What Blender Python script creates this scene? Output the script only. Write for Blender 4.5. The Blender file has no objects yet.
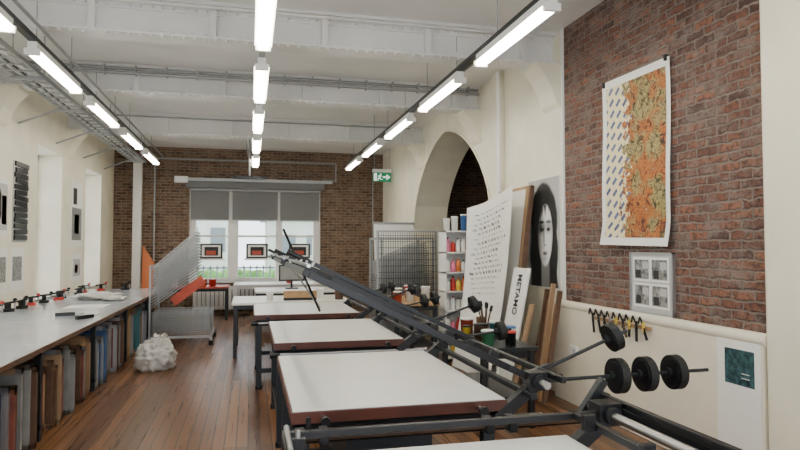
import bpy, math, random
from mathutils import Vector, Matrix, Euler, noise as mnoise
random.seed(7)
S=bpy.context.scene
COL=S.collection
# ---------------------------------------------------------------- materials
def newmat(name):
    m=bpy.data.materials.new(name); m.use_nodes=True
    nt=m.node_tree; b=nt.nodes['Principled BSDF']
    return m,nt,b
def mat(name,col,rough=.6,metal=0,noise=.0,nscale=6,bump=0,emit=0,spec=None):
    m,nt,b=newmat(name)
    b.inputs['Base Color'].default_value=(*col,1)
    b.inputs['Roughness'].default_value=rough
    b.inputs['Metallic'].default_value=metal
    if spec is not None: b.inputs['Specular IOR Level'].default_value=spec
    if noise>0 or bump>0:
        tc=nt.nodes.new('ShaderNodeTexCoord'); n=nt.nodes.new('ShaderNodeTexNoise')
        n.inputs['Scale'].default_value=nscale; n.inputs['Detail'].default_value=6
        nt.links.new(tc.outputs['Object'],n.inputs['Vector'])
        if noise>0:
            r=nt.nodes.new('ShaderNodeValToRGB')
            r.color_ramp.elements[0].position=.3; r.color_ramp.elements[1].position=.7
            r.color_ramp.elements[0].color=(*[c*(1-noise) for c in col],1)
            r.color_ramp.elements[1].color=(*[min(1,c*(1+noise)) for c in col],1)
            nt.links.new(n.outputs['Fac'],r.inputs['Fac']); nt.links.new(r.outputs['Color'],b.inputs['Base Color'])
        if bump>0:
            bp=nt.nodes.new('ShaderNodeBump'); bp.inputs['Strength'].default_value=bump; bp.inputs['Distance'].default_value=.01
            nt.links.new(n.outputs['Fac'],bp.inputs['Height']); nt.links.new(bp.outputs['Normal'],b.inputs['Normal'])
    if emit>0:
        b.inputs['Emission Color'].default_value=(*col,1); b.inputs['Emission Strength'].default_value=emit
    return m
def N(nt,t,**k):
    n=nt.nodes.new(t)
    for a,v in k.items(): setattr(n,a,v)
    return n
def mixc(nt,fac,a,b,blend='MIX'):
    n=N(nt,'ShaderNodeMix',data_type='RGBA',blend_type=blend)
    for i,v in ((0,fac),(6,a),(7,b)):
        if hasattr(v,'is_linked'): nt.links.new(v,n.inputs[i])
        else: n.inputs[i].default_value=v if i==0 else (*v,1)
    return n.outputs[2]
def ramp(nt,src,stops):
    r=N(nt,'ShaderNodeValToRGB'); cr=r.color_ramp
    cr.elements[0].position=stops[0][0]; cr.elements[0].color=(*stops[0][1],1)
    cr.elements[1].position=stops[-1][0]; cr.elements[1].color=(*stops[-1][1],1)
    for p,c in stops[1:-1]: e=cr.elements.new(p); e.color=(*c,1)
    nt.links.new(src,r.inputs['Fac']); return r.outputs['Color']
def brick_mat(name,axis,cols,mortar,msize=.012,dark=(.05,.035,.03),patch=.5,off=0):
    m,nt,b=newmat(name)
    tc=N(nt,'ShaderNodeTexCoord'); sp=N(nt,'ShaderNodeSeparateXYZ'); cb=N(nt,'ShaderNodeCombineXYZ')
    nt.links.new(tc.outputs['Object'],sp.inputs[0])
    nt.links.new(sp.outputs[axis],cb.inputs[0]); nt.links.new(sp.outputs[2],cb.inputs[1])
    nz=N(nt,'ShaderNodeTexNoise'); nz.inputs['Scale'].default_value=14; nz.inputs['Detail'].default_value=5; nt.links.new(cb.outputs[0],nz.inputs['Vector'])
    ad=N(nt,'ShaderNodeVectorMath',operation='MULTIPLY_ADD')
    nt.links.new(nz.outputs['Color'],ad.inputs[0]); ad.inputs[1].default_value=(.055,.05,0); nt.links.new(cb.outputs[0],ad.inputs[2])
    br=N(nt,'ShaderNodeTexBrick'); br.inputs['Scale'].default_value=1
    br.inputs['Brick Width'].default_value=.215; br.inputs['Row Height'].default_value=.070
    br.inputs['Mortar Size'].default_value=msize; br.inputs['Mortar Smooth'].default_value=.7; br.inputs['Bias'].default_value=0
    br.inputs['Color1'].default_value=(0,0,0,1); br.inputs['Color2'].default_value=(1,1,1,1); br.inputs['Mortar'].default_value=(.5,.5,.5,1)
    nt.links.new(ad.outputs[0],br.inputs['Vector'])
    n=len(cols); c=ramp(nt,br.outputs['Color'],[(i/(n-1),cc) for i,cc in enumerate(cols)])
    n2=N(nt,'ShaderNodeTexNoise'); n2.inputs['Scale'].default_value=24; n2.inputs['Detail'].default_value=8; n2.inputs['Roughness'].default_value=.65; nt.links.new(cb.outputs[0],n2.inputs['Vector'])
    f=ramp(nt,n2.outputs['Fac'],[(.46,(0,0,0)),(.62,(.85,.85,.85))])
    c=mixc(nt,f,c,dark)
    c=mixc(nt,br.outputs['Fac'],c,mortar)
    n3=N(nt,'ShaderNodeTexNoise'); n3.inputs['Scale'].default_value=4.5; n3.inputs['Detail'].default_value=12; n3.inputs['Roughness'].default_value=.78; nt.links.new(cb.outputs[0],n3.inputs['Vector'])
    f=ramp(nt,n3.outputs['Fac'],[(.47,(0,0,0)),(.60,(patch,patch,patch))])
    c=mixc(nt,f,c,mortar)
    nt.links.new(c,b.inputs['Base Color']); b.inputs['Roughness'].default_value=.9
    b.inputs['Specular IOR Level'].default_value=.2
    bp=N(nt,'ShaderNodeBump'); bp.inputs['Strength'].default_value=1; bp.inputs['Distance'].default_value=.02
    iv=N(nt,'ShaderNodeMath',operation='SUBTRACT'); iv.inputs[0].default_value=1; nt.links.new(br.outputs['Fac'],iv.inputs[1])
    a2=N(nt,'ShaderNodeMath',operation='ADD'); nt.links.new(iv.outputs[0],a2.inputs[0]); nt.links.new(n2.outputs['Fac'],a2.inputs[1])
    nt.links.new(a2.outputs[0],bp.inputs['Height']); nt.links.new(bp.outputs['Normal'],b.inputs['Normal'])
    return m
def floor_mat():
    m,nt,b=newmat('floor_boards')
    tc=N(nt,'ShaderNodeTexCoord'); sp=N(nt,'ShaderNodeSeparateXYZ'); cb=N(nt,'ShaderNodeCombineXYZ')
    nt.links.new(tc.outputs['Object'],sp.inputs[0]); nt.links.new(sp.outputs[1],cb.inputs[0]); nt.links.new(sp.outputs[0],cb.inputs[1])
    br=N(nt,'ShaderNodeTexBrick'); br.inputs['Scale'].default_value=1
    br.inputs['Brick Width'].default_value=2.6; br.inputs['Row Height'].default_value=.095
    br.inputs['Mortar Size'].default_value=.005; br.inputs['Bias'].default_value=0; br.offset_frequency=3; br.offset=.37
    br.inputs['Color1'].default_value=(.085,.034,.013,1); br.inputs['Color2'].default_value=(.24,.11,.045,1); br.inputs['Mortar'].default_value=(.012,.007,.004,1)
    nt.links.new(cb.outputs[0],br.inputs['Vector'])
    mp=N(nt,'ShaderNodeMapping'); mp.inputs['Scale'].default_value=(.5,26,1); nt.links.new(cb.outputs[0],mp.inputs['Vector'])
    n=N(nt,'ShaderNodeTexNoise'); n.inputs['Scale'].default_value=2; n.inputs['Detail'].default_value=5; nt.links.new(mp.outputs[0],n.inputs['Vector'])
    g=ramp(nt,n.outputs['Fac'],[(.3,(.68,.68,.68)),(.7,(1.2,1.15,1.1))])
    c=mixc(nt,1.0,br.outputs['Color'],g,'MULTIPLY')
    nt.links.new(c,b.inputs['Base Color'])
    r=N(nt,'ShaderNodeMapRange'); r.inputs['To Min'].default_value=.20; r.inputs['To Max'].default_value=.40
    nt.links.new(n.outputs['Fac'],r.inputs['Value']); nt.links.new(r.outputs[0],b.inputs['Roughness'])
    b.inputs['Specular IOR Level'].default_value=.4
    bp=N(nt,'ShaderNodeBump'); bp.inputs['Strength'].default_value=.3; bp.inputs['Distance'].default_value=.004
    nt.links.new(br.outputs['Fac'],bp.inputs['Height']); bp.invert=True; nt.links.new(bp.outputs['Normal'],b.inputs['Normal'])
    return m
def art_mat():
    m,nt,b=newmat('floral_print')
    tc=N(nt,'ShaderNodeTexCoord'); sp=N(nt,'ShaderNodeSeparateXYZ'); nt.links.new(tc.outputs['Object'],sp.inputs[0])
    n=N(nt,'ShaderNodeTexNoise'); n.inputs['Scale'].default_value=13; n.inputs['Detail'].default_value=9; n.inputs['Roughness'].default_value=.78; n.inputs['Distortion'].default_value=1.0
    nt.links.new(tc.outputs['Object'],n.inputs['Vector'])
    v=N(nt,'ShaderNodeTexNoise'); v.inputs['Scale'].default_value=4.0; v.inputs['Detail'].default_value=4; nt.links.new(tc.outputs['Object'],v.inputs['Vector'])
    warm=ramp(nt,n.outputs['Fac'],[(.36,(.02,.01,.008)),(.44,(.12,.035,.015)),(.48,(.40,.10,.02)),(.52,(.62,.24,.04)),(.545,(.12,.03,.015)),(.60,(.30,.10,.03)),(.68,(.80,.66,.36))])
    cool=ramp(nt,n.outputs['Fac'],[(.36,(.015,.015,.01)),(.44,(.06,.055,.025)),(.48,(.22,.17,.05)),(.52,(.58,.46,.18)),(.545,(.05,.045,.03)),(.60,(.18,.15,.07)),(.68,(.78,.70,.45))])
    f=ramp(nt,v.outputs['Fac'],[(.47,(0,0,0)),(.54,(1,1,1))])
    fl=mixc(nt,f,warm,cool)
    mp=N(nt,'ShaderNodeMapping'); mp.inputs['Rotation'].default_value=(math.radians(42),0,0); nt.links.new(tc.outputs['Object'],mp.inputs['Vector'])
    s2=N(nt,'ShaderNodeSeparateXYZ'); nt.links.new(mp.outputs[0],s2.inputs[0]); c2=N(nt,'ShaderNodeCombineXYZ')
    nt.links.new(s2.outputs[1],c2.inputs[0]); nt.links.new(s2.outputs[2],c2.inputs[1])
    br=N(nt,'ShaderNodeTexBrick'); br.inputs['Scale'].default_value=1; br.inputs['Brick Width'].default_value=.13; br.inputs['Row Height'].default_value=.085
    br.inputs['Mortar Size'].default_value=.026; br.inputs['Color1'].default_value=(.05,.07,.18,1); br.inputs['Color2'].default_value=(.13,.16,.28,1)
    br.inputs['Mortar'].default_value=(.80,.72,.44,1)
    nt.links.new(c2.outputs[0],br.inputs['Vector'])
    n4=N(nt,'ShaderNodeTexNoise'); n4.inputs['Scale'].default_value=12; n4.inputs['Detail'].default_value=8; n4.inputs['Roughness'].default_value=.7; nt.links.new(tc.outputs['Object'],n4.inputs['Vector'])
    ma=N(nt,'ShaderNodeMath',operation='MULTIPLY_ADD'); nt.links.new(n4.outputs['Fac'],ma.inputs[0]); ma.inputs[1].default_value=.9; nt.links.new(sp.outputs[1],ma.inputs[2])
    st=N(nt,'ShaderNodeMapRange'); st.inputs['From Min'].default_value=.555; st.inputs['From Max'].default_value=.575
    nt.links.new(ma.outputs[0],st.inputs['Value'])
    c=mixc(nt,st.outputs[0],fl,br.outputs['Color'])
    nt.links.new(c,b.inputs['Base Color']); b.inputs['Roughness'].default_value=.7
    return m
M={}
M['cream']=mat('cream_paint',(.84,.79,.63),.55,noise=.06,nscale=2.5,bump=.25)
M['white']=mat('white_paint',(.84,.83,.79),.5,noise=.03,nscale=2)
M['ceil']=mat('ceiling_paint',(.79,.78,.75),.6,noise=.06,nscale=1.6,bump=.2)
M['floor']=floor_mat()
M['brickB']=brick_mat('brick_old_x',0,[(.10,.055,.04),(.19,.10,.06),(.28,.165,.10),(.15,.095,.07)],(.29,.235,.175),.012,(.055,.036,.028),.55)
M['brickR']=brick_mat('brick_old_y',1,[(.09,.055,.048),(.21,.09,.06),(.15,.09,.072),(.32,.14,.085),(.12,.07,.058)],(.25,.205,.18),.012,(.06,.042,.038),.75)
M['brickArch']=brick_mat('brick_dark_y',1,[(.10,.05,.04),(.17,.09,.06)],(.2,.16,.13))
M['dado']=mat('dado_paint',(.80,.74,.60),.45,noise=.05,nscale=2,bump=.2)
M['black']=mat('black_steel',(.012,.012,.014),.35,.3)
M['dsteel']=mat('dark_grey_steel',(.022,.025,.028),.38,.5)
M['steel']=mat('bright_steel',(.42,.42,.42),.28,1)
M['alu']=mat('aluminium',(.5,.51,.52),.4,.9)
M['galv']=mat('galvanised',(.38,.39,.39),.5,.7)
M['iron']=mat('cast_iron',(.015,.016,.017),.55,.4,noise=.3,nscale=20)
M['bed']=mat('bed_laminate',(.82,.81,.77),.3,noise=.02,nscale=5)
M['bedside']=mat('bed_edge_wood',(.085,.024,.014),.4,noise=.2)
M['bench']=mat('bench_laminate',(.44,.47,.51),.18,noise=.08,nscale=3)
M['wood']=mat('pine',(.40,.24,.11),.5,noise=.2,nscale=12)
M['dwood']=mat('dark_wood',(.11,.055,.03),.5,noise=.2,nscale=12)
M['paper']=mat('paper',(.86,.85,.80),.7,noise=.02)
M['red']=mat('red_plastic',(.50,.03,.02),.4)
M['redp']=mat('red_print_board',(.42,.06,.03),.5,noise=.15)
M['orange']=mat('orange_board',(.60,.16,.04),.5)
M['blue']=mat('blue_plastic',(.05,.15,.4),.4)
M['green']=mat('green_plastic',(.05,.2,.09),.4)
M['yellow']=mat('yellow_plastic',(.8,.55,.05),.4)
M['pink']=mat('pink_plastic',(.8,.2,.35),.4)
M['teal']=mat('teal_paint',(.04,.17,.20),.5)
M['mesh1']=mat('screen_mesh_grey',(.25,.25,.24),.5,noise=.3,nscale=3)
M['mesh2']=mat('screen_mesh_blue',(.05,.11,.24),.5,noise=.3)
M['mesh3']=mat('screen_mesh_maroon',(.18,.045,.03),.5,noise=.3)
M['blind']=mat('blind_fabric',(.17,.17,.17),.8,noise=.04)
M['tube']=mat('fluorescent_tube',(1,.95,.83),.5,emit=26)
M['exitg']=mat('exit_green',(.0,.20,.08),.4,emit=.35)
M['exitw']=mat('exit_white',(.9,.95,.9),.4,emit=.8)
M['art']=art_mat()
M['ink']=mat('black_ink',(.02,.02,.02),.6)
M['grey']=mat('grey_ink',(.22,.22,.22),.6)
M['lgrey']=mat('light_grey_ink',(.5,.5,.48),.6)
M['mono']=mat('mono_photo',(.22,.22,.21),.4,noise=.9,nscale=22)
M['bluepic']=mat('blue_green_forest_photo',(.03,.075,.085),.4,noise=.95,nscale=28)
M['bag']=mat('plastic_bag',(.60,.58,.54),.35,bump=.8,nscale=18)
M['cloth']=mat('rag_cloth',(.6,.58,.55),.9,bump=.5,nscale=12)
M['brown']=mat('kraft_card',(.32,.2,.11),.8,noise=.1)
M['grass']=mat('grass',(.14,.30,.08),.9,noise=.5,nscale=2)
M['facade']=mat('render_facade',(.78,.77,.74),.8,noise=.1,nscale=1)
M['roof']=mat('slate',(.25,.27,.31),.7)
g,nt,b=newmat('window_glass'); b.inputs['Base Color'].default_value=(.95,.97,.97,1)
b.inputs['Transmission Weight'].default_value=1; b.inputs['Roughness'].default_value=0; b.inputs['IOR'].default_value=1.01
M['glass']=g
g,nt,b=newmat('portrait_halftone'); at=N(nt,'ShaderNodeAttribute'); at.attribute_name='tone'; nt.links.new(at.outputs['Color'],b.inputs['Base Color']); b.inputs['Roughness'].default_value=.6
M['portrait']=g
# ---------------------------------------------------------------- mesh builder
class MB:
    def __init__(s,name): s.n=name; s.v=[]; s.f=[]; s.m=[]; s.sm=[]; s.ms=[]
    def mi(s,k):
        if k not in s.ms: s.ms.append(k)
        return s.ms.index(k)
    def add(s,vs,fs,k,smooth=False,X=None):
        o=len(s.v)
        if X is not None: vs=[X@Vector(v) for v in vs]
        s.v+= [tuple(v) for v in vs]
        i=s.mi(k)
        for f in fs: s.f.append([o+a for a in f]); s.m.append(i); s.sm.append(smooth)
    def box(s,x0,x1,y0,y1,z0,z1,k,X=None):
        vs=[(x,y,z) for x in (x0,x1) for y in (y0,y1) for z in (z0,z1)]
        fs=[(0,1,3,2),(4,6,7,5),(0,4,5,1),(2,3,7,6),(0,2,6,4),(1,5,7,3)]
        s.add(vs,fs,k,False,X)
    def cbox(s,c,d,k,rot=(0,0,0),X=None):
        T=Matrix.Translation(c)@Euler(rot).to_matrix().to_4x4()
        if X is not None: T=X@T
        s.box(-d[0]/2,d[0]/2,-d[1]/2,d[1]/2,-d[2]/2,d[2]/2,k,T)
    def cyl(s,p0,p1,r,k,n=14,r2=None,X=None,cap=True):
        p0=Vector(p0);p1=Vector(p1); r2=r if r2 is None else r2
        d=(p1-p0).normalized(); a=d.orthogonal().normalized(); b=d.cross(a)
        vs=[];
        for p,rr in ((p0,r),(p1,r2)):
            for i in range(n):
                t=2*math.pi*i/n; vs.append(p+a*math.cos(t)*rr+b*math.sin(t)*rr)
        s.add(vs,[(i,(i+1)%n,n+(i+1)%n,n+i) for i in range(n)],k,True,X)
        if cap: s.add(vs,[tuple(range(n-1,-1,-1)),tuple(range(n,2*n))],k,False,X)
    def bar(s,p0,p1,w,h,k,X=None,up=(0,0,1)):
        p0=Vector(p0);p1=Vector(p1); d=p1-p0; L=d.length; d.normalize()
        u=Vector(up); 
        if abs(d.dot(u))>.98: u=Vector((0,1,0))
        sd=d.cross(u).normalized(); u=sd.cross(d)
        T=Matrix((( *sd,0),(*d,0),(*u,0),(0,0,0,1))).transposed()
        T=Matrix.Translation((p0+p1)/2)@T
        if X is not None: T=X@T
        s.box(-w/2,w/2,-L/2,L/2,-h/2,h/2,k,T)
    def lathe(s,c,prof,k,n=16,X=None):
        vs=[];fs=[]
        for r,z in prof:
            for i in range(n):
                t=2*math.pi*i/n; vs.append((c[0]+r*math.cos(t),c[1]+r*math.sin(t),c[2]+z))
        for j in range(len(prof)-1):
            for i in range(n): fs.append((j*n+i,j*n+(i+1)%n,(j+1)*n+(i+1)%n,(j+1)*n+i))
        fs.append(tuple(range(n-1,-1,-1))); fs.append(tuple((len(prof)-1)*n+i for i in range(n)))
        s.add(vs,fs,k,True,X)
    def blob(s,c,d,k,seed=0,amp=.2,fr=3,flat=True,X=None,crease=0,n=28,smooth=True):
        mm=n*4//7; vs=[];fs=[]
        for j in range(mm+1):
            ph=math.pi*j/mm
            for i in range(n):
                t=2*math.pi*i/n
                v=Vector((math.sin(ph)*math.cos(t),math.sin(ph)*math.sin(t),math.cos(ph)))
                q=1+amp*mnoise.noise(v*fr+Vector((seed,seed*2,0)))+amp*.5*mnoise.noise(v*fr*3+Vector((seed,0,3)))
                if crease: q+=crease*(.4-abs(mnoise.noise(v*fr*1.7+Vector((seed*3,1,2))))*2)+crease*.5*(.3-abs(mnoise.noise(v*fr*4+Vector((seed,5,2))))*2)
                v=v*q
                z=c[2]+v.z*d[2]
                if flat: z=max(z,c[2]-d[2]*.75)
                vs.append((c[0]+v.x*d[0],c[1]+v.y*d[1],z))
        for j in range(mm):
            for i in range(n): fs.append((j*n+i,(j+1)*n+i,(j+1)*n+(i+1)%n,j*n+(i+1)%n))
        s.add(vs,fs,k,smooth,X)
    def poly(s,pts,k,X=None): s.add(pts,[tuple(range(len(pts)))],k,False,X)
    def done(s,origin=True,bevel=0,parent=None):
        me=bpy.data.meshes.new(s.n)
        vs=[Vector(v) for v in s.v]
        o=Vector((0,0,0))
        if origin:
            xs=[v.x for v in vs];ys=[v.y for v in vs];zs=[v.z for v in vs]
            o=Vector(((min(xs)+max(xs))/2,(min(ys)+max(ys))/2,min(zs)))
        me.from_pydata([v-o for v in vs],[],s.f)
        for k in s.ms: me.materials.append(M[k])
        me.polygons.foreach_set('material_index',s.m); me.polygons.foreach_set('use_smooth',s.sm)
        me.update()
        ob=bpy.data.objects.new(s.n,me); ob.location=o; COL.objects.link(ob)
        if parent is not None: ob.parent=parent; ob.matrix_parent_inverse=Matrix.Translation(-parent.location)
        if bevel:
            md=ob.modifiers.new('bevel','BEVEL'); md.width=bevel; md.segments=2; md.limit_method='ANGLE'
        return ob
def text(txt,size,loc,rot,matk,parent,name='lettering',ext=.001,sx=1,align='CENTER'):
    c=bpy.data.curves.new(name,'FONT'); c.body=txt; c.size=size; c.extrude=ext; c.align_x=align; c.align_y='CENTER'; c.offset=.002
    c.materials.append(M[matk]); o=bpy.data.objects.new(name,c); o.location=loc; o.rotation_euler=rot; o.scale=(sx,1,1); COL.objects.link(o)
    if parent is not None: o.parent=parent; o.matrix_parent_inverse=Matrix.Translation(-parent.location)
    return o
# ---------------------------------------------------------------- room constants
XL,XR=-3.1,3.32; YB=15.6; ZC=4.0; YF=-2.0
YP=3.31
q=MB('floor'); q.box(XL-.5,7.6,YF,YB+.4,-.1,0,'floor'); q.done(False)
q=MB('ceiling'); q.box(XL-.5,7.6,YF,YB+.4,ZC,ZC+.12,'ceil'); q.done(False)
wins=[(-1.1,.1),(1.7,2.9),(4.5,5.7),(7.35,8.55),(10.25,11.5),(13.05,14.35)]
q=MB('wall_left'); y=YF
for a,bb in wins:
    q.box(XL-.45,XL,y,a,0,ZC,'cream'); q.box(XL-.45,XL,a,bb,0,.82,'cream'); q.box(XL-.45,XL,a,bb,3.15,ZC,'cream'); y=bb
q.box(XL-.45,XL,y,YB+.4,0,ZC,'cream'); q.done(False)
for i,(a,bb) in enumerate(wins):
    q=MB('window_%d'%(i+2)); x=XL-.40
    for y0,y1 in ((a,a+.07),(bb-.07,bb),((a+bb)/2-.03,(a+bb)/2+.03)): q.box(x-.03,x+.03,y0,y1,.82,3.15,'white')
    for z0 in (.82,1.95,3.08): q.box(x-.03,x+.03,a,bb,z0,z0+.07,'white')
    q.box(x-.004,x+.004,a+.07,bb-.07,.89,3.08,'glass')
    q.box(XL-.36,XL,a,bb,.80,.825,'white')
    q.done(False)
wx0,wx1,wz0,wz1=-1.42,1.72,.8,3.02
q=MB('wall_back')
q.box(XL-.45,wx0,YB,YB+.4,0,ZC,'brickB'); q.box(wx1,XR+.6,YB,YB+.4,0,ZC,'brickB')
q.box(wx0,wx1,YB,YB+.4,0,wz0,'brickB'); q.box(wx0,wx1,YB,YB+.4,wz1,ZC,'brickB'); q.done(False)
panes=[(-1.27,-.52),(-.28,.62),(.78,1.55)]
q=MB('window_1')
x=wx0
for a,bb in panes+[(wx1,wx1)]:
    q.box(x,a,YB+.06,YB+.38,wz0,wz1,'white'); x=bb
for a,bb in panes:
    q.box(a,bb,YB+.18,YB+.24,wz0,wz0+.06,'white'); q.box(a,bb,YB+.18,YB+.24,1.86,1.91,'white'); q.box(a,bb,YB+.18,YB+.24,2.9,wz1,'white')
    q.box(a,bb,YB+.2,YB+.206,wz0,wz1,'glass')
q.box(wx0,wx1,YB-.06,YB+.3,wz0-.04,wz0,'white')
q.done(False)
q=MB('roller_blind')
q.box(-1.5,1.8,YB-.12,YB-.005,3.04,3.20,'blind'); 
q.box(-1.75,2.0,YB-.14,YB-.002,3.20,3.27,'galv'); q.box(-1.75,-1.45,YB-.16,YB-.002,3.15,3.3,'white')
q.cyl((-1.4,YB-.06,3.0),(1.7,YB-.06,3.0),.035,'galv')
for a,bb in ((-1.38,-.5),(-.42,.66),(.72,1.68)):
    q.box(a,bb,YB-.035,YB-.03,2.27,3.0,'blind'); q.box(a,bb,YB-.045,YB-.02,2.25,2.28,'galv')
q.done()
for cx in (-.9,.17,1.2):
    q=MB('framed_print'); 
    q.box(cx-.26,cx+.26,YB-.03,YB-.01,1.34,1.70,'ink'); q.box(cx-.215,cx+.215,YB-.035,YB-.03,1.38,1.665,'paper')
    q.box(cx-.16,cx+.16,YB-.037,YB-.035,1.41,1.62,'ink'); q.box(cx-.12,cx+.10,YB-.039,YB-.037,1.43,1.53,'redp')
    q.box(cx-.3,cx+.3,YB-.05,YB+.05,1.30,1.34,'white'); q.done()
q=MB('lawn'); q.box(-14,16,YB+1,44,-.4,-.36,'grass'); q.done(False)
q=MB('neighbouring_building')
q.box(-12,-.8,32,38,-.36,3.6,'facade'); q.box(.9,13,34,40,-.36,3.2,'facade'); q.box(-12.5,-.4,31.8,38.4,3.6,4.0,'roof'); q.box(.6,13.4,33.7,40.4,3.2,3.6,'roof')
for i in range(8): q.box(-11+i*1.3,-10.3+i*1.3,31.95,32.05,1.4,2.6,'roof'); q.box(1.6+i*1.4,2.4+i*1.4,33.95,34.05,1.2,2.3,'roof')
q.done()
q=MB('hedge'); 
for i in range(7): q.blob((-1.5+i*.8,24+.3*(i%2),.12),(.7,.6,.62),'grass',i,.35,3)
q.done()
q=MB('fence_outside')
for i in range(60): q.box(-6+i*.2,-5.96+i*.2,20,20.04,-.36,1.05,'roof')
q.box(-6,6,20,20.05,.95,1.0,'roof'); q.done()
# right wall with arch
TH=.68; ay0,ay1=8.15,12.45; N_=28
def archz(s_): s_=abs(s_); return 2.0+1.42*max(0,1-s_**2.0)**.6+.22*(1-s_)
q=MB('wall_right')
q.box(XR,XR+TH,YP,6.14,0,1.0,'dado')
q.box(XR,XR+TH,6.14,ay0,0,ZC,'cream'); q.box(XR,XR+TH,ay1,YB+.4,0,ZC,'cream')
pts=[(ay0+(ay1-ay0)*i/N_,archz(-1+2*i/N_)) for i in range(N_+1)]
for i in range(N_):
    (ya,za),(yb,zb)=pts[i],pts[i+1]
    vs=[(XR,ya,za),(XR,yb,zb),(XR,yb,ZC),(XR,ya,ZC),(XR+TH,ya,za),(XR+TH,yb,zb),(XR+TH,yb,ZC),(XR+TH,ya,ZC)]
    q.add(vs,[(0,3,2,1),(4,5,6,7)],'cream'); q.add(vs,[(0,1,5,4)],'cream',True)
q.box(XR,XR+TH,YF,YP,0,ZC,'cream')
q.done(False)
q=MB('wall_right_brick'); q.box(XR+.0,XR+TH,YP,6.14,1.0,ZC,'brickR'); q.done(False)
q=MB('trim_1')
for i in range(N_):
    (ya,za),(yb,zb)=pts[i],pts[i+1]; q.bar((XR-.01,ya,za),(XR-.01,yb,zb),.03,.03,'cream',up=(1,0,0))
q.bar((XR-.01,ay1,0),(XR-.01,ay1,2.0),.03,.03,'cream'); q.done(False)
q=MB('trim_2'); q.box(XR-.06,XR,7.75,8.05,0,ZC,'cream'); q.cyl((XR-.10,7.7,0),(XR-.10,7.7,3.95),.028,'white'); q.done(False)
q=MB('wall_right_pier'); q.box(XR-.10,XR,2.2,YP,0,ZC,'cream'); q.cyl((XR-.05,YP,0),(XR-.05,YP,ZC),.05,'cream'); q.done(False)
q=MB('trim_4'); q.box(XR-.09,XR,YP+.06,6.2,0,1.0,'dado'); q.cyl((XR-.06,YP+.04,1.0),(XR-.06,6.2,1.0),.045,'dado'); q.done(False,.004)
q=MB('trim_3'); q.box(XR-.02,XR+.01,6.10,6.14,1.0,ZC,'white'); q.done(False)
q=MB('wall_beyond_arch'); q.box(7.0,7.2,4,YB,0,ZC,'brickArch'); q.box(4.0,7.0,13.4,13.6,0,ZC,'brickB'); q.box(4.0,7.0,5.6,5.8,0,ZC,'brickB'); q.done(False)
# ceiling girders
for i,yb in enumerate((2.9,6.35,8.75,11.8)):
    q=MB('ceiling_beam')
    q.box(XL,XR,yb,yb+.03,3.66,ZC,'ceil'); q.box(XL,XR,yb-.12,yb+.15,3.635,3.66,'ceil'); q.box(XL,XR,yb-.12,yb+.15,3.97,ZC,'ceil')
    q.box(XL,XR,yb-.02,yb+.05,3.66,3.72,'ceil'); q.box(XL,XR,yb-.02,yb+.05,3.90,3.97,'ceil')
    n=64
    for j in range(n):
        xx=XL+.06+(XR-XL-.12)*j/(n-1)
        q.lathe((xx,yb-.09,3.615),[(.004,0),(.014,.006),(.018,.02)],'ceil',8)
        for zz in (3.69,3.935):
            T=Matrix.Translation((xx,yb-.02,zz))@Euler((math.pi/2,0,0)).to_matrix().to_4x4()
            q.lathe((0,0,0),[(.018,0),(.014,.012),(.004,.018)],'ceil',8,T)
    for j in range(6): q.box(XL+.5+j*1.1,XL+.56+j*1.1,yb-.08,yb,3.66,3.97,'ceil')
    q.done()
    for x,sx in ((XL,1),(XR,-1)):
        q=MB('beam_corbel'); prof=[(0,3.15),(.05,3.2),(.1,3.35),(.18,3.5),(.28,3.6),(.28,3.635),(0,3.635)]
        a=[(x+sx*p,yb-.17,z) for p,z in prof]; b2=[(x+sx*p,yb+.2,z) for p,z in prof]; n=len(prof)
        q.add(a+b2,[tuple(range(n)),tuple(range(2*n-1,n-1,-1))]+[(k,(k+1)%n,n+(k+1)%n,n+k) for k in range(n)],'cream'); q.done()
q=MB('ceiling_conduit')
for yy,zz in ((8.60,3.93),(8.55,3.86)):
    q.cyl((XL+.3,yy,zz),(XR-.05,yy,zz),.022,'galv',8)
for j in range(16): q.cbox((XL+.5+j*.38,8.57,3.9),(.02,.11,.12),'galv')
q.cyl((XL+.2,11.64,3.92),(XR-.3,11.64,3.92),.014,'galv',8)
q.cyl((XL+.1,6.2,3.93),(XR-.3,6.2,3.93),.014,'ceil',8)
q.done()
def lightrow(x,ys):
    for y in ys:
        q=MB('fluorescent_light')
        q.box(x-.04,x+.04,y-.03,y+1.47,3.42,3.485,'white')
        q.add([(x-.04,y-.03,3.42),(x+.04,y-.03,3.42),(x+.075,y-.03,3.395),(x-.075,y-.03,3.395),(x-.04,y+1.47,3.42),(x+.04,y+1.47,3.42),(x+.075,y+1.47,3.395),(x-.075,y+1.47,3.395)],[(0,4,7,3),(1,2,6,5)],'white')
        q.cyl((x-.028,y,3.385),(x-.028,y+1.44,3.385),.02,'tube',10); q.cyl((x+.028,y,3.385),(x+.028,y+1.44,3.385),.02,'tube',10)
        for yy in (y-.02,y+1.455): q.box(x-.065,x+.065,yy-.018,yy+.018,3.36,3.42,'white')
        q.done()
ys=[2.1+2.08*i for i in range(6)]
for x in (-1.95,.1,2.17): lightrow(x,ys)
for x,nm in ((2.17,1),(-1.95,1),(.1,0)):
    q=MB('lighting_trunking'); q.box(x-.03,x+.03,0,14.1,3.487,3.54,'dsteel' if nm else 'galv')
    if nm: q.cyl((x+.12,0,3.56),(x+.12,14.1,3.56),.016,'galv',8)
    for j in range(12): q.cyl((x,.6+j*1.15,3.53),(x,.6+j*1.15,ZC),.005,'galv',6)
    q.done()
q=MB('cable_tray')
for x in (-2.58,-2.30): q.box(x-.008,x+.008,0,14.9,3.52,3.57,'galv')
for j in range(60): q.box(-2.58,-2.30,.2+j*.25,.23+j*.25,3.52,3.535,'galv')
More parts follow.
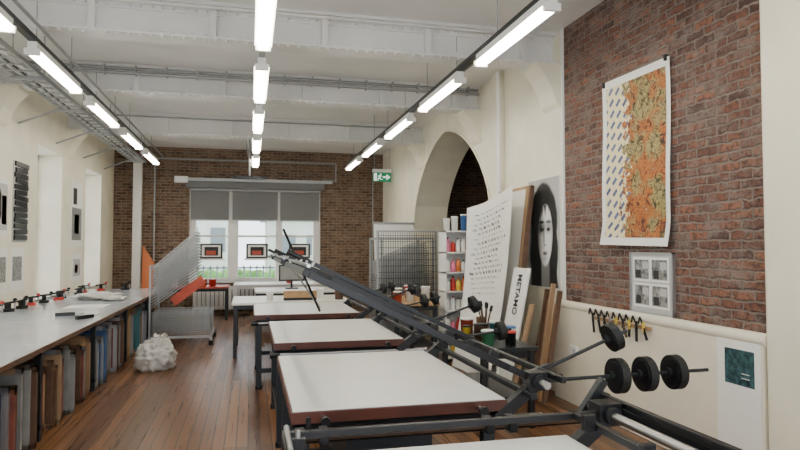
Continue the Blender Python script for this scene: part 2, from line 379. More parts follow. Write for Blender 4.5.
for j in range(9):
    yy=.9+j*1.7; q.bar((-2.62,yy,3.5),(-2.26,yy,3.5),.04,.03,'galv'); q.cyl((-2.6,yy,3.5),(-2.6,yy,ZC),.007,'galv',6); q.cyl((-2.28,yy,3.5),(-2.28,yy,ZC),.007,'galv',6)
    q.bar((XL+.01,yy,3.3),(-2.62,yy,3.5),.03,.02,'galv')
for dx in (.05,.1,.17): q.cyl((-2.58+dx,0,3.55),(-2.58+dx,14.9,3.55),.012,'black' if dx==.1 else 'ceil',8)
q.done()
q=MB('wall_conduit')
q.cyl((-2.2,YB-.03,3.72),(2.1,YB-.03,3.72),.02,'galv',8); q.cyl((-2.2,YB-.03,3.72),(-2.2,YB-.03,.9),.02,'galv',8)
q.cyl((2.1,YB-.03,3.72),(2.1,YB-.03,3.25),.02,'galv',8); q.cyl((1.75,YB-.03,3.3),(2.1,YB-.03,3.3),.015,'galv',8)
q.cyl((3.05,YB-.03,3.6),(3.05,YB-.03,1.0),.015,'galv',8); q.done()
q=MB('white_pipe_boxing'); q.box(-2.66,-2.47,YB-.16,YB-.001,0,3.75,'white'); q.box(-2.69,-2.44,YB-.18,YB-.001,0,.12,'white'); q.done(bevel=.01)
q=MB('hanging_pole_mount'); q.cyl((-.02,12.9,ZC),(-.02,12.9,3.05),.02,'galv',8); q.cyl((-.14,12.9,ZC),(-.02,12.9,3.3),.01,'galv',8); q.cyl((.1,12.9,ZC),(-.02,12.9,3.3),.01,'galv',8)
q.box(-.34,.30,12.86,12.94,2.99,3.05,'black'); q.cyl((-.02,12.9,ZC-.02),(-.02,12.9,ZC),.06,'galv'); q.done()
q=MB('exit_sign'); ex,ey,ez=3.06,14.5,3.31
q.box(ex-.22,ex+.22,ey-.03,ey+.03,ez-.13,ez+.09,'exitg'); q.box(ex-.23,ex+.23,ey-.05,ey+.05,ez+.09,ez+.17,'white')
q.cyl((ex-.18,ey,ez+.17),(ex-.18,ey,ZC),.008,'galv',6); q.cyl((ex+.18,ey,ez+.17),(ex+.18,ey,ZC),.008,'galv',6)
f=ey-.033; cz=ez-.02
q.poly([(ex+.02,f,cz-.02),(ex+.11,f,cz-.02),(ex+.11,f,cz-.07),(ex+.20,f,cz),(ex+.11,f,cz+.07),(ex+.11,f,cz+.02),(ex+.02,f,cz+.02)],'exitw')
q.box(ex-.20,ex-.13,f-.001,f,cz-.09,cz+.09,'exitw')
rx=ex-.05
q.cyl((rx+.015,f-.004,cz+.07),(rx+.015,f,cz+.07),.016,'exitw',12)
for a,b2,w in (((rx,cz+.045),(rx-.01,cz-.02),.028),((rx,cz+.04),(rx-.05,cz+.01),.014),((rx,cz+.04),(rx+.045,cz+.02),.014),((rx-.01,cz-.02),(rx-.05,cz-.04),.017),((rx-.05,cz-.04),(rx-.045,cz-.085),.017),((rx-.01,cz-.02),(rx+.02,cz-.055),.017),((rx+.02,cz-.055),(rx+.06,cz-.06),.015)):
    q.bar((a[0],f-.002,a[1]),(b2[0],f-.002,b2[1]),w,.003,'exitw',up=(0,1,0))
q.done()
# ---------------------------------------------------------------- left bench
BX=-1.62
q=MB('workbench')
for i in range(6):
    a=2.0+i*1.85; q.box(XL+.005,BX,a+.004,a+1.846,.765,.80,'bench'); q.box(BX,BX+.012,a+.004,a+1.846,.762,.802,'dwood')
    for x in (XL+.1,BX-.08): q.box(x-.025,x+.025,a+.03,a+.08,0,.765,'dsteel')
    q.box(XL+.1,BX-.05,a+.03,a+.08,.70,.765,'dsteel'); q.box(XL+.1,BX-.05,a+.03,a+.08,.10,.13,'dsteel')
q.box(BX-.1,BX-.07,2.05,13.0,.715,.765,'dsteel')
q.done()
q=MB('silkscreen_frames'); y=2.3
fr=['wood','dwood','dwood','alu','dwood','brown','alu']; ms=['mesh1','mesh2','mesh3','mesh1','brown','teal','mesh2','dwood','mesh3','dwood']
while y<12.9:
    ph=(y-2.0)%1.85
    if ph<.12 or ph>1.79: y+=.03; continue
    k=random.choice(fr); mk=random.choice(ms); h=random.uniform(.52,.68); xf=BX-random.uniform(.02,.16)-.1*(random.random()<.2); w=random.uniform(.8,1.1)
    t=random.choice((.03,.035,.04)); ln=random.uniform(-.02,.02); x0=xf-w
    sh=Matrix.Translation((0,y,0))@Matrix(((1,0,0,0),(ln,1,0,0),(0,0,1,0),(0,0,0,1)))@Matrix.Translation((-xf,0,0)); sh=Matrix.Translation((xf,0,0))@sh
    e=.045
    k2=random.choice((k,mk,mk))
    q.box(xf-e,xf,0,t,0,h,k2,sh); q.box(x0,x0+e,0,t,0,h,k,sh); q.box(x0,xf,0,t,0,e,k,sh); q.box(x0,xf,0,t,h-e,h,k,sh)
    q.box(x0+e,xf-e,t*.3,t*.5,e,h-e,mk,sh)
    y+=t+random.choice((.012,.02,.03,.05))
q.done()
def clampobj(x,y,rz,k='red'):
    q=MB('bench_clamp'); T=Matrix.Translation((x,y,.801))@Euler((0,0,rz)).to_matrix().to_4x4()
    q.cbox((0,0,.02),(.12,.09,.04),k,X=T); q.cbox((0,0,.07),(.05,.06,.07),'iron',X=T); q.cyl((-.09,0,.10),(.1,0,.12),.014,'iron',8,X=T); q.cyl((.09,-.0,.04),(.09,0,.16),.012,'steel',8,X=T); q.lathe((.09,0,.13),[(.012,0),(.025,.01),(.025,.025),(.01,.035)],k,10,X=T)
    q.done()
for x,y,r,k in ((-2.95,8.3,.2,'red'),(-2.93,8.7,.9,'iron'),(-2.9,9.1,1.3,'iron'),(-2.95,9.6,.4,'red'),(-2.9,10.0,.1,'iron'),(-2.85,10.5,.7,'red'),(-2.9,10.9,.2,'iron'),(-2.8,11.5,1.1,'iron'),(-2.9,12.2,.3,'red'),(-2.7,12.6,.4,'red'),(-2.3,12.7,.6,'iron')): clampobj(x,y,r,k)
q=MB('rag_pile'); q.blob((-2.3,10.5,.85),(.30,.24,.06),'cloth',3,.5,3); q.blob((-2.0,10.2,.836),(.16,.14,.04),'cloth',8,.5,3); q.done()
q=MB('paper_sheet'); q.box(-2.4,-1.9,9.0,9.5,.801,.804,'paper'); q.done()
q=MB('black_hand_tool'); q.bar((-1.86,7.55,.823),(-1.74,7.75,.823),.04,.04,'black'); q.cyl((-1.74,7.75,.823),(-1.70,7.82,.83),.012,'steel'); q.done()
q=MB('black_hand_tool'); q.bar((-2.2,8.0,.823),(-2.0,8.05,.823),.05,.04,'black'); q.cyl((-2.0,8.05,.823),(-1.9,8.07,.83),.012,'steel'); q.done()
def sheetL(name,y0,y1,z0,z1,parts,base='paper'):
    q=MB(name); x=XL+.004; q.box(XL+.001,x,y0,y1,z0,z1,base)
    for a,b2,c,d,k in parts: q.box(x,x+.002,y0+(y1-y0)*a,y0+(y1-y0)*b2,z0+(z1-z0)*c,z0+(z1-z0)*d,k)
    return q.done()
sheetL('wall_poster',12.05,12.85,1.62,2.80,[(.1,.9,.1,.6,'grey'),(.3,.7,.2,.5,'ink'),(.2,.5,.65,.9,'ink')])
sheetL('wall_poster',12.15,12.85,.98,1.5,[(.15,.85,.2,.8,'lgrey'),(.3,.6,.3,.6,'grey')])
sheetL('wall_poster',8.65,9.12,1.75,2.5,[(.1,.95,.1,.9,'lgrey'),(.55,.9,.2,.7,'redp'),(.2,.5,.3,.8,'mono')])
sheetL('wall_poster',8.75,9.15,1.0,1.6,[(.15,.85,.25,.8,'mono')])
sheetL('wall_poster',9.25,9.75,1.0,1.6,[(.15,.85,.25,.8,'mono')])
q=MB('hanging_dark_print_strips')
q.box(XL+.001,XL+.01,9.28,9.82,1.68,2.78,'lgrey')
for j in range(14):
    z=1.74+j*.077; q.cbox((XL+.022,9.55+.01*math.sin(j*2.1),z),(.02,.48+.03*math.sin(j*3.),.064),'black',(.04*math.sin(j*1.7),0,0))
q.done()
# ---------------------------------------------------------------- drying rack
def tray(q,T,w,d,n=9):
    q.box(0,w,0,.012,0,.012,'galv',T); q.box(0,w,d-.012,d,0,.012,'galv',T); q.box(0,.012,0,d,0,.012,'galv',T); q.box(w-.012,w,0,d,0,.012,'galv',T)
    for i in range(1,n): q.box(w*i/n-.003,w*i/n+.003,0,d,.003,.009,'galv',T)
    for i in range(1,6): q.box(0,w,d*i/6-.003,d*i/6+.003,.003,.009,'galv',T)
q=MB('print_drying_rack'); X0,Y0=-1.56,10.7
for x in (X0,X0+.95):
    for y in (Y0,Y0+1.0):
        q.cyl((x,y,0.0),(x+.0,y+.001,.08),.035,'black',12); q.box(x-.02,x+.02,y-.02,y+.02,.06,.14,'galv')
q.box(X0-.02,X0+.97,Y0-.02,Y0+.02,.13,.17,'galv'); q.box(X0-.02,X0+.97,Y0+.98,Y0+1.02,.13,.17,'galv'); q.box(X0-.02,X0+.02,Y0,Y0+1,.13,.17,'galv'); q.box(X0+.93,X0+.97,Y0,Y0+1,.13,.17,'galv')
for y in (Y0,Y0+1): q.box(X0-.015,X0+.015,y-.015,y+.015,.17,1.3,'galv')
q.box(X0-.015,X0+.015,Y0,Y0+1,1.28,1.31,'galv')
for j in range(11): tray(q,Matrix.Translation((X0+.02,Y0+.02,.19+j*.034)),.92,.96)
for j in range(15):
    ang=math.radians(-36-j*.4); T=Matrix.Translation((X0+.02,Y0+.02,.62+j*.046))@Euler((0,ang,0)).to_matrix().to_4x4(); tray(q,T,.9,.96)
q.done()
q=MB('red_print_board'); T=Matrix.Translation((-1.16,10.66,.66))@Euler((0,math.radians(-38),0)).to_matrix().to_4x4(); q.box(0,.60,0,.012,0,.15,'redp',T); q.done()
q=MB('orange_board'); q.add([(-2.42,15.25,.0),(-2.22,15.25,.0),(-2.42,15.42,1.65),(-2.16,15.42,1.25),(-2.42,15.28,.0),(-2.22,15.28,.0),(-2.42,15.45,1.65),(-2.16,15.45,1.25)],[(0,1,3,2),(4,6,7,5),(0,2,6,4),(1,5,7,3),(2,3,7,6),(0,4,5,1)],'orange'); q.done()
q=MB('plastic_sack'); q.blob((-1.20,8.75,.165),(.25,.23,.22),'bag',2,.22,2.2,crease=.22,n=56); q.blob((-1.14,8.74,.30),(.13,.12,.13),'bag',5,.3,2.5,crease=.3,n=42)
for j in range(7):
    t=j*.9; q.add([(-1.13,8.73,.40),(-1.13+.09*math.cos(t),8.73+.07*math.sin(t),.47+.02*math.sin(j*2.3)),(-1.13+.09*math.cos(t+.7),8.73+.07*math.sin(t+.7),.44)],[(0,1,2)],'bag')
q.done()
# ---------------------------------------------------------------- presses
def weights(q,p0,p1,offs,rr=.093,th=.045):
    p0=Vector(p0);p1=Vector(p1); d=(p1-p0).normalized()
    q.cyl(p0,p1,.010,'dsteel',10)
    for f_ in offs:
        c=p0+d*f_
        q.cyl(c-d*th/2,c+d*th/2,rr,'iron',28); q.cyl(c-d*(th/2+.006),c+d*(th/2+.006),rr*.82,'black',24)
        q.cyl(c-d*(th/2+.025),c+d*(th/2+.025),.024,'iron',14)
def press(y0,y1,x0=.19,x1=1.25,raised=True,custom=None,zb=.85):
    q=MB('screen_printing_press')
    q.box(x0,x1,y0,y1,zb-.06,zb-.006,'bedside'); q.box(x0+.008,x1-.008,y0+.008,y1-.008,zb-.006,zb,'bed')
    for x in (x0+.06,x1-.06):
        for y in (y0+.12,y1-.12):
            q.box(x-.03,x+.03,y-.03,y+.03,.03,zb-.06,'dsteel'); q.cyl((x,y,0),(x,y,.04),.04,'black',12)
        q.box(x-.025,x+.025,y0+.12,y1-.12,zb-.14,zb-.07,'dsteel'); q.box(x-.02,x+.02,y0+.12,y1-.12,.18,.23,'dsteel')
    for y in (y0+.12,y1-.12):
        q.box(x0+.06,x1-.06,y-.02,y+.02,zb-.14,zb-.07,'dsteel'); q.box(x0+.06,x1-.06,y-.02,y+.02,.18,.23,'dsteel')
    q.cyl((x0+.05,y0+.03,zb-.10),(x1+.2,y0+.03,zb-.10),.014,'steel',10)
    q.cyl((x0-.03,y0+.03,zb-.10),(x0+.05,y0+.03,zb-.10),.028,'black',12)
    q.box(x0+.3,x1-.3,y0+.3,y1-.3,.3,.62,'dsteel')
    q.cyl(((x0+x1)/2,(y0+y1)/2,.62),((x0+x1)/2,(y0+y1)/2,zb-.06),.06,'black',12)
    for x in (x0+.15,x1-.15): q.cyl((x,y0-.07,zb-.035),(x,y0,zb-.035),.012,'steel',10); q.cyl((x,y0-.085,zb-.035),(x,y0-.06,zb-.035),.022,'black',12)
    hx,hz=x1+.16,zb+.08
    for y in (y0+.02,y1-.02):
        q.bar((x1-.05,y,zb-.1),(hx,y,hz-.02),.05,.06,'black'); q.cbox((hx,y,hz),(.10,.09,.09),'black'); q.cyl((hx,y-.07,hz),(hx,y+.07,hz),.035,'iron',16)
    q.cyl((hx,y0-.12,hz),(hx,y1+.12,hz),.019,'steel',12)
    q.bar((hx+.07,y0-.15,hz+.03),(hx+.07,y1+.15,hz+.03),.025,.03,'black')
    if raised: q.bar((hx-.06,y0-.1,hz-.055),(hx-.06,y1+.1,hz-.055),.03,.03,'dsteel')
    L=1.28; ang=math.radians(25.6) if raised else 0
    T=Matrix.Translation((hx,0,hz))@Euler((0,ang,0)).to_matrix().to_4x4()
    w=.034 if raised else .026
    for y in (y0+.03,y1-.03): q.bar((-L,y,0),(.05,y,0),w,w,'black',X=T)
    q.bar((-L,y0,0),(-L,y1,0),w,w,'black',X=T); q.bar((-.14,y0,0),(-.14,y1,0),w,w,'dsteel',X=T)
    q.cyl((-L,y0+.05,.035),(-L,y1-.05,.035),.010,'steel',10,X=T)
    for k in range(4):
        yy=y0+.2+k*(y1-y0-.4)/3; q.cbox((-L+.03,yy,.015),(.05,.025,.05),'black',X=T); q.cyl((-L+.03,yy,.03),(-L+.03,yy,.065),.009,'steel',8,X=T)
        q.cbox((-.18,yy,.02),(.05,.025,.06),'black',X=T)
    ya=y1-.35 if raised else y0+.3
    q.bar((-L+.05,ya,.075),(.10,ya,.075),.026,.028,'dsteel',X=T); q.cyl((-L-.06,ya,.075),(-L+.1,ya,.075),.018,'black',10,X=T)
    q.cbox((.09,ya,.05),(.07,.09,.07),'black',X=T)
    q.box(-1.0,-.4,ya-.035,ya-.015,.02,.06,'black',T)
    if custom: custom(q,hx,hz)
    else:
        y=y0+.1; weights(q,(hx,y,hz),(hx+.55,y,hz+.20),(.52,),.075); 
        weights(q,(hx,y1-.05,hz),(hx+.6,y1-.05,hz+.14),(.43,.55),.075)
        q.bar((hx,y,hz),(hx+.2,y,hz+.07),.03,.04,'black'); q.bar((hx,y1-.05,hz),(hx+.2,y1-.05,hz+.05),.03,.04,'black')
    q.done(bevel=.003)
def cust1(q,hx,hz):
    y=3.0
    q.bar((hx-.02,y,hz),(hx+.12,y,hz+.047),.03,.04,'black'); weights(q,(hx,y,hz),(hx+.58,y,hz+.22),(.53,),.076)
    q.bar((hx,y-.06,hz),(hx+.16,y-.06,hz),.03,.04,'black'); weights(q,(hx,y-.06,hz-.01),(hx+1.04,y-.06,hz+.0),(.485,.65,.83),.092)
    weights(q,(hx,4.35,hz),(hx+.5,4.35,hz+.06),(.42,),.07)
def cust0(q,hx,hz):
    y=2.40
    q.cyl((.14,y,hz-.05),(hx+.1,y,hz-.05),.016,'steel',12); q.cyl((.14,y+.07,hz-.085),(hx,y+.07,hz-.085),.011,'dsteel',10)
    for x in (.19,.28,.95,1.05): q.cbox((x,y,hz-.05),(.035,.07,.06),'black')
    q.cyl((.22,y-.02,hz-.01),(.22,y-.02,hz+.03),.010,'black',8)
    q.bar((hx-.05,y,hz-.05),(hx+.08,y+.02,hz+.10),.03,.04,'dsteel')
    q.bar((hx+.07,y,hz-.0),(hx+.12,y-1.4,hz-.03),.045,.05,'dsteel')
    q.cyl((hx+.08,y,hz+.02),(hx+.08,y+.10,hz+.02),.028,'black')
press(.85,2.3,raised=False,custom=cust0)
press(2.9,4.42,custom=cust1)
press(5.02,6.5)
press(7.15,8.6,x0=.05,x1=1.25)
q=MB('squeegee_pole'); q.cyl((.33,6.8,1.55),(.80,7.3,.90),.01,'steel',8); q.cyl((.35,6.79,1.80),(.8,7.3,.86),.013,'black',8); q.done()
def table(name,x0,x1,y0,y1,z,top='bed',leg='black',lw=.05,shelf=False):
    q=MB(name); q.box(x0,x1,y0,y1,z-.035,z,top)
    for x in (x0+.05,x1-.05):
        for y in (y0+.05,y1-.05): q.box(x-lw/2,x+lw/2,y-lw/2,y+lw/2,0,z-.035,leg)
    q.box(x0+.05,x1-.05,y0+.04,y0+.07,z-.10,z-.035,leg); q.box(x0+.05,x1-.05,y1-.07,y1-.04,z-.10,z-.035,leg)
    if shelf: q.box(x0+.05,x1-.05,y0+.05,y1-.05,.25,.28,leg)
    return q.done(bevel=.003)
table('print_table',-.25,1.5,9.3,10.6,.80)
table('print_table',.1,1.9,11.6,12.8,.80,'bed','dsteel',shelf=True)
table('side_table',-.35,1.9,14.3,15.3,.78,'bed','white')
table('red_work_table',-2.1,-.45,14.2,15.1,.74,'redp','dsteel')
q=MB('radiator')
for j in range(30): q.box(-1.3+j*.1,-1.22+j*.1,YB-.14,YB-.04,.12,.68,'white')
q.box(-1.32,1.7,YB-.11,YB-.07,.14,.2,'white'); q.box(-1.32,1.7,YB-.11,YB-.001,.6,.66,'white'); q.box(-1.32,-1.28,YB-.11,YB-.07,0,.2,'white'); q.box(1.66,1.7,YB-.11,YB-.07,0,.2,'white'); q.done()
def tub(x,y,z,r,h,k,lid='white',name='ink_tub'):
    q=MB(name); z+=.001; q.lathe((x,y,z),[(r*.88,0),(r,h*.95),(r*1.05,h*.96),(r*1.05,h),(r*.9,h)],k,18); q.lathe((x,y,z+h),[(r*1.07,0),(r*1.07,.012),(r*.9,.018)],lid,18); q.done()
def bottle(q,x,y,z,r,h,k,cap='white'):
    q.lathe((x,y,z),[(r*.9,0),(r,.01),(r,h*.68),(r*.6,h*.8),(r*.35,h*.84),(r*.35,h*.9)],k,14); q.cyl((x,y,z+h*.9),(x,y,z+h),r*.42,cap,12)
for x,y,z,r,h,k in ((.3,9.6,.8,.05,.1,'white'),(1.1,10.0,.8,.06,.14,'white'),(1.35,9.6,.8,.07,.14,'dwood'),(1.6,12,.8,.08,.22,'white'),(.9,14.7,.78,.08,.16,'red')): tub(x,y,z,r,h,k)
q=MB('computer_monitor'); q.box(.55,1.05,12.3,12.34,.95,1.27,'black'); q.box(.58,1.02,12.296,12.3,.98,1.24,'mesh1'); q.cyl((.8,12.33,.82),(.8,12.33,1.0),.02,'black'); q.box(.68,.92,12.25,12.4,.801,.82,'black'); q.done()
for x,k in ((-1.9,'red'),(-1.6,'white'),(-1.0,'orange'),(-.8,'red')): tub(x,14.5+.1*math.sin(x*9),.74,.08,.16,k)
q=MB('hand_squeegee'); q.box(.5,1.0,9.55,9.585,.84,.93,'wood'); q.box(.5,1.0,9.562,9.573,.802,.84,'black'); q.bar((.5,9.567,.935),(1.0,9.567,.935),.05,.02,'wood'); q.done(bevel=.004)
# ---------------------------------------------------------------- right-hand side
q=MB('print_drying_rack'); X0,Y0,w,d=2.15,10.2,.9,1.0
for x in (X0,X0+w):
    for y in (Y0,Y0+d): q.box(x-.018,x+.018,y-.018,y+.018,.08,1.78,'galv'); q.cyl((x,y,0),(x,y,.08),.035,'black',12)
for z in (.12,1.76): 
    q.box(X0,X0+w,Y0-.015,Y0+.015,z-.015,z+.015,'galv'); q.box(X0,X0+w,Y0+d-.015,Y0+d+.015,z-.015,z+.015,'galv'); q.box(X0-.015,X0+.015,Y0,Y0+d,z-.015,z+.015,'galv'); q.box(X0+w-.015,X0+w+.015,Y0,Y0+d,z-.015,z+.015,'galv')
for j in range(30): tray(q,Matrix.Translation((X0+.02,Y0+.02,.16+j*.033))@Euler((0,math.radians(-2),0)).to_matrix().to_4x4(),w-.04,d-.04,7)
for j in range(12): tray(q,Matrix.Translation((X0+.02,Y0+.02,1.12+j*.02))@Euler((0,math.radians(-6-j*1.6),0)).to_matrix().to_4x4(),w-.06,d-.04,7)
q.done()
q=MB('wire_mesh_panel')
for j in range(25): q.cyl((2.05+j*.04,9.9,.7),(2.05+j*.04,9.95,1.85),.004,'dsteel',5)
for j in range(12): q.cyl((2.03,9.9+.0043*j,.7+j*.1),(3.03,9.9+.0043*j,.7+j*.1),.004,'dsteel',5)
q.bar((2.03,9.9,0),(2.03,9.96,1.88),.03,.03,'galv'); q.bar((3.03,9.9,0),(3.03,9.96,1.88),.03,.03,'galv'); q.bar((2.03,9.96,1.87),(3.03,9.96,1.87),.03,.03,'galv'); q.bar((2.03,9.92,.68),(3.03,9.92,.68),.03,.03,'galv'); q.done()
q=MB('leaning_white_board'); T=Matrix.Translation((2.35,11.6,0))@Euler((math.radians(-8),0,0)).to_matrix().to_4x4(); q.box(0,.8,0,.03,.01,2.1,'white',T); q.box(-.02,.82,-.01,.04,2.08,2.12,'galv',T); q.done()
q=MB('ink_shelf_unit'); sx0,sx1,sy0,sy1=2.66,3.10,8.3,8.62
q.box(sx0,sx0+.02,sy0,sy1,0,1.84,'white'); q.box(sx1-.02,sx1,sy0,sy1,0,1.84,'white'); q.box(sx0,sx1,sy1-.01,sy1,0,1.84,'white')
zs=[.05,.4,.7,.97,1.24,1.52,1.82]
for z in zs: q.box(sx0,sx1,sy0,sy1,z,z+.02,'white')
q.done()
q=MB('ink_bottles')
ks=['paper','yellow','red','white','blue','orange','pink','paper','dwood','white']
for z in zs[:-1]:
    for j in range(5): bottle(q,sx0+.065+j*.078,sy0+.09,z+.021,.034,random.uniform(.15,.21),random.choice(ks),random.choice(['white','black','red']))
q.done()
for i,(x,k) in enumerate(((2.72,'white'),(2.84,'paper'),(2.98,'blue'))): tub(x,8.42,1.84,.05,.16+.03*i,k)
q=MB('leaning_wood_framed_panel'); xb,xt,h=2.93,3.20,2.30; ang=math.atan2(xt-xb,h); T=Matrix.Translation((xb,0,0))@Euler((0,ang,0)).to_matrix().to_4x4(); L=math.hypot(h,xt-xb)
q.box(0,.03,6.72,7.6,.01,L,'paper',T)
q.box(-.008,.04,6.685,6.72,0.01,L+.03,'dwood',T); q.box(-.012,.0,6.72,6.80,.01,L+.03,'brown',T); q.box(-.006,.034,7.6,7.635,.01,L+.03,'wood',T); q.box(-.006,.034,6.685,7.635,L,L+.035,'wood',T); q.done()
q=MB('leaning_printed_sheet'); n=14; vs=[];fs=[]
def P(s_,z): return Vector((2.66+.32*z+.05*math.sin(s_*3.1)+.06*math.sin(z*3.1)-.10*max(0,s_-.8)*5*z,6.72+1.30*s_,.01+z*(2.33-.14*s_-.06*s_*s_)))
for i in range(n+1):
    for j in range(15): vs.append(P(i/n,j/14))
for i in range(n):
    for j in range(14): a=i*15+j; fs.append((a,a+1,a+16,a+15))
q.add(vs,fs,'paper',True)
random.seed(3)
for r_ in range(17):
    z=.93-r_*.03; s0=.10+.25*abs(math.sin(r_*.55)); hh=random.choice((.014,.024,.034))
    while s0<.86:
        ln=random.uniform(.02,.07); o=Vector((-.006,0,0))
        q.bar(P(s0,z)+o,P(s0+ln,z+.006)+o,hh,.002,random.choice(('lgrey','lgrey','grey')),up=(1,0,0)); s0+=ln+.03
q.done()
a=math.radians(11); BZ=1.40; BXm=2.70
q=MB('leaning_mount_board'); q.box(0,.012,6.24,6.66,.01,BZ,'paper',Matrix.Translation((BXm,0,0))@Euler((0,a,0)).to_matrix().to_4x4()); ob=q.done()
l_=1.10
o=text('METAMO',.155,(BXm+math.sin(a)*l_-.006,6.45,l_*math.cos(a)),(0,0,0),'ink',ob,ext=.001,sx=.72)
sa,ca=math.sin(a),math.cos(a)
Rx=Matrix(((-sa,0,-ca),(0,-1,0),(-ca,0,sa)))
o.rotation_euler=Rx.to_euler()
# monochrome generic portrait printed on a board
def sst(a,b,x):
    t=max(0,min(1,(x-a)/(b-a))); return t*t*(3-2*t)
def tone(u,v):
    X_=u; Y_=v
    t=.72-.2*v+.1*mnoise.noise(Vector((u*3,v*3,0)))
    strand=.03+.09*max(0,mnoise.noise(Vector((u*38+v*3,v*4,1))))
    dh=math.hypot((X_-.5)/.43,(Y_-.60)/.36); side=abs(X_-.5)/.44
    hair=1-sst(.93,1.05,dh+.04*mnoise.noise(Vector((u*9,v*9,4))))
    if v<.6: hair=max(hair,1-sst(.92,1.04,side+.06*math.sin(v*14)+.08*mnoise.noise(Vector((u*8,v*6,7)))))
    t=t*(1-hair)+strand*hair
    nk=(1-sst(.11,.14,abs(X_-.55)))*(1-sst(.22,.30,v)); t=t*(1-nk)+.30*nk
    cx=.55+.03*(v-.5); df=math.hypot((X_-cx)/(.235-.05*max(0,.45-v)),(Y_-.475)/.29)
    face=1-sst(.93,1.03,df)
    sh=.90-.62*sst(-.05,.24,cx-X_)-.22*sst(.10,.26,X_-cx)-.25*sst(.34,.18,v)*.7-.05*mnoise.noise(Vector((u*14,v*14,2)))
    def el(x,y,rx,ry,s=.5): return 1-sst(1-s,1+s,math.hypot((X_-x)/rx,(Y_-y)/ry))
    for ex_ in (cx-.105,cx+.10):
        sh-=.34*el(ex_,.548,.09,.055,.8); sh-=.8*el(ex_,.528,.05,.014,.4); sh-=.6*el(ex_,.526,.018,.018,.4); sh-=.5*el(ex_,.598,.075,.012,.6)
    sh-=.40*el(cx-.035,.46,.025,.09,.9); sh-=.55*el(cx-.025,.385,.014,.009,.5); sh-=.55*el(cx+.03,.385,.014,.009,.5)
    sh+=.14*el(cx+.012,.46,.018,.07,.8); sh+=.10*el(cx+.11,.43,.06,.05,.9)
    sh-=.5*el(cx,.308,.065,.020,.5); sh-=.35*el(cx,.308,.062,.004,.5); sh-=.2*el(cx,.262,.05,.015,.8)
    sh=max(.02,sh)
    t=t*(1-face)+sh*face
    fr=sst(.60,.70,v-.25*abs(X_-.42)+.10*mnoise.noise(Vector((u*22,v*2,0))))*face
    t=t*(1-fr)+strand*fr
    return max(.01,min(.9,t))
py0,py1,pz0,pz1=6.2,6.98,1.15,2.40
q=MB('portrait_poster'); nx,nz=110,160; x=XR-.014
vs=[(x,py1-(py1-py0)*i/nx,pz0+(pz1-pz0)*j/nz) for j in range(nz+1) for i in range(nx+1)]
q.add(vs,[(j*(nx+1)+i,j*(nx+1)+i+1,(j+1)*(nx+1)+i+1,(j+1)*(nx+1)+i) for j in range(nz) for i in range(nx)],'portrait')
q.box(x+.001,XR-.002,py0-.01,py1+.01,pz0-.01,pz1+.01,'paper')
ob=q.done(); ca_=ob.data.color_attributes.new('tone','FLOAT_COLOR','POINT')
for j in range(nz+1):
    for i in range(nx+1):
        t=tone(i/nx,j/nz); t=t**1.4; ca_.data[j*(nx+1)+i].color=(t,t,t*.97,1)
q=MB('wood_batten_bundle')
for i,(yb,zt,k) in enumerate(((5.9,1.15,'dwood'),(5.97,1.0,'wood'),(6.04,1.22,'brown'),(6.12,1.05,'dwood'),(6.18,1.15,'dwood'),(6.24,.95,'iron'))):
    q.bar((2.93,yb-.04,.02),(3.14,yb,zt),.05,.03,k)
q.done()
q=MB('paper_roll'); q.cyl((2.62,6.0,.0),(2.90,6.05,1.0),.03,'brown',16); q.done()
table('ink_trolley',1.95,2.5,5.1,6.3,.72,'dsteel','black',shelf=True)
for x,y,r,h,k,l in ((2.1,5.3,.06,.12,'green','white'),(2.3,5.25,.05,.11,'iron','red'),(2.4,5.5,.055,.12,'white','blue'),(2.15,5.6,.07,.14,'dwood','black'),(2.38,5.85,.06,.13,'teal','white'),(2.15,6.0,.065,.15,'redp','white'),(2.36,6.15,.05,.16,'brown','white'),(2.08,5.8,.04,.1,'yellow','black')):
    tub(x,y,.72,r,h,k,l)
q=MB('brush_jar'); q.cyl((2.25,5.75,.721),(2.25,5.75,.85),.045,'galv',16)
for j in range(7):
    t=j*.9; q.cyl((2.25,5.75,.74),(2.25+.06*math.cos(t),5.75+.06*math.sin(t),.98+.02*(j%3)),.007,'dwood',6); q.cyl((2.25+.06*math.cos(t),5.75+.06*math.sin(t),.98+.02*(j%3)),(2.25+.075*math.cos(t),5.75+.075*math.sin(t),1.03+.02*(j%3)),.014,'iron',8)
q.done()
table('storage_table',1.9,2.55,8.2,9.6,.84,'wood','dsteel',shelf=True)
for x,y,r,h,k in ((2.0,8.4,.06,.14,'redp'),(2.2,8.5,.06,.17,'white'),(2.4,8.4,.06,.2,'white'),(2.1,8.9,.08,.15,'dwood'),(2.35,9.1,.08,.18,'red')): tub(x,y,.84,r,h,k)
q=MB('floral_art_print')
AY0,AY1=4.33,5.32
def curl(z): return XR-.025-.04*max(0,(.12-z)/.12)-.01*math.sin(z*6)
def sheet(y0,y1,z0,z1,k,off):
    vs=[];fs=[]
    for j in range(21):
        z=j/20; zz=z0+(z1-z0)*z; zn=(zz-1.62)/1.56
        for yy in (y0,y1): vs.append((curl(zn)-off,yy,zz+.02*(yy-y0)))
    for j in range(20): fs.append((2*j,2*j+2,2*j+3,2*j+1))
    q.add(vs,fs,k,True)
sheet(AY0,AY1,1.61,3.16,'paper',0); sheet(AY0+.05,AY1-.07,1.68,3.09,'art',.003)
for yy in (AY0+.04,AY1-.04): q.box(XR-.04,XR-.001,yy-.01,yy+.01,3.13,3.18,'black')
q.done()
q=MB('framed_photo_set'); x=XR-.02; fy=4.33
q.box(x,XR-.001,fy,fy+.56,1.05,1.55,'lgrey'); q.box(x-.004,x,fy+.02,fy+.54,1.07,1.53,'lgrey')
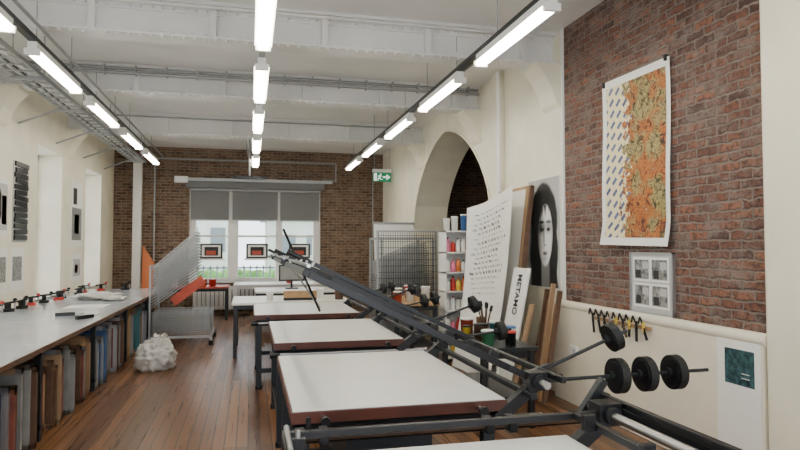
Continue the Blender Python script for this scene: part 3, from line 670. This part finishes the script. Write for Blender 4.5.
for a in (fy+.05,fy+.29):
    for z in (1.10,1.32): q.box(x-.006,x-.004,a-.008,a+.228,z-.008,z+.198,'paper'); q.box(x-.007,x-.006,a+.012,a+.21,z+.012,z+.178,'mono'); q.box(x-.008,x-.007,a+.02,a+.10,z+.10,z+.16,'lgrey'); q.box(x-.008,x-.007,a+.12,a+.19,z+.02,z+.09,'ink')
for e in ((fy-.01,fy+.005,1.04,1.56),(fy+.555,fy+.57,1.04,1.56)): q.box(x-.012,XR-.001,*e,'alu')
for e in ((fy-.01,fy+.57,1.04,1.055),(fy-.01,fy+.57,1.545,1.56)): q.box(x-.012,XR-.001,*e,'alu')
q.done()
q=MB('hanging_tool_rack'); x=XR-.10; q.box(x-.015,x,4.5,5.4,.915,.945,'wood')
for j in range(9):
    y=4.56+j*.098; q.cyl((x-.05,y,.93),(x,y,.93),.005,'steel',6)
    L=random.uniform(.06,.14); tl=random.uniform(-.05,.05); k=random.choice(['black','iron','steel','dwood','iron'])
    q.bar((x-.035,y,.93),(x-.03,y+tl,.93-L),.022,.012,k,up=(1,0,0)); q.cyl((x-.035,y,.90),(x-.035,y,.98),.01,random.choice(['black','steel','iron','yellow']),8)
    q.bar((x-.035,y,.95),(x-.035,y+.05,1.02),.012,.01,'iron',up=(1,0,0)); q.bar((x-.035,y+.05,1.02),(x-.035,y+.07,.96),.010,.01,'iron',up=(1,0,0))
q.done()
q=MB('notice_poster'); x=XR-.094; q.box(x,XR-.0905,3.39,3.78,.22,.97,'paper'); q.box(x-.002,x,3.44,3.70,.67,.91,'bluepic'); 
for j in range(2): q.box(x-.003,x-.002,3.48,3.55,.72+j*.03,.725+j*.03,'paper')
q.done()
q=MB('wall_socket'); q.box(XR-.11,XR-.0905,5.7,5.85,.5,.6,'white'); q.box(XR-.115,XR-.11,5.73,5.76,.53,.57,'lgrey'); q.done()
# ---------------------------------------------------------------- light
w=bpy.data.worlds.new('sky'); S.world=w; w.use_nodes=True; nt=w.node_tree; bg=nt.nodes['Background']
bg.inputs['Color'].default_value=(.88,.93,1,1); bg.inputs['Strength'].default_value=3.8
sun=bpy.data.lights.new('sun','SUN'); sun.energy=4; sun.angle=.1; sun.color=(1,.96,.88); so=bpy.data.objects.new('sun',sun); so.rotation_euler=(math.radians(-35),math.radians(-48),0); COL.objects.link(so)
# ---------------------------------------------------------------- camera
cam=bpy.data.cameras.new('camera'); co=bpy.data.objects.new('camera',cam); COL.objects.link(co)
cam.sensor_width=36; cam.lens=620*36/800; co.location=(0,0,1.6); co.rotation_euler=(math.radians(92.1),0,math.radians(-13.6)); cam.clip_end=200
S.camera=co
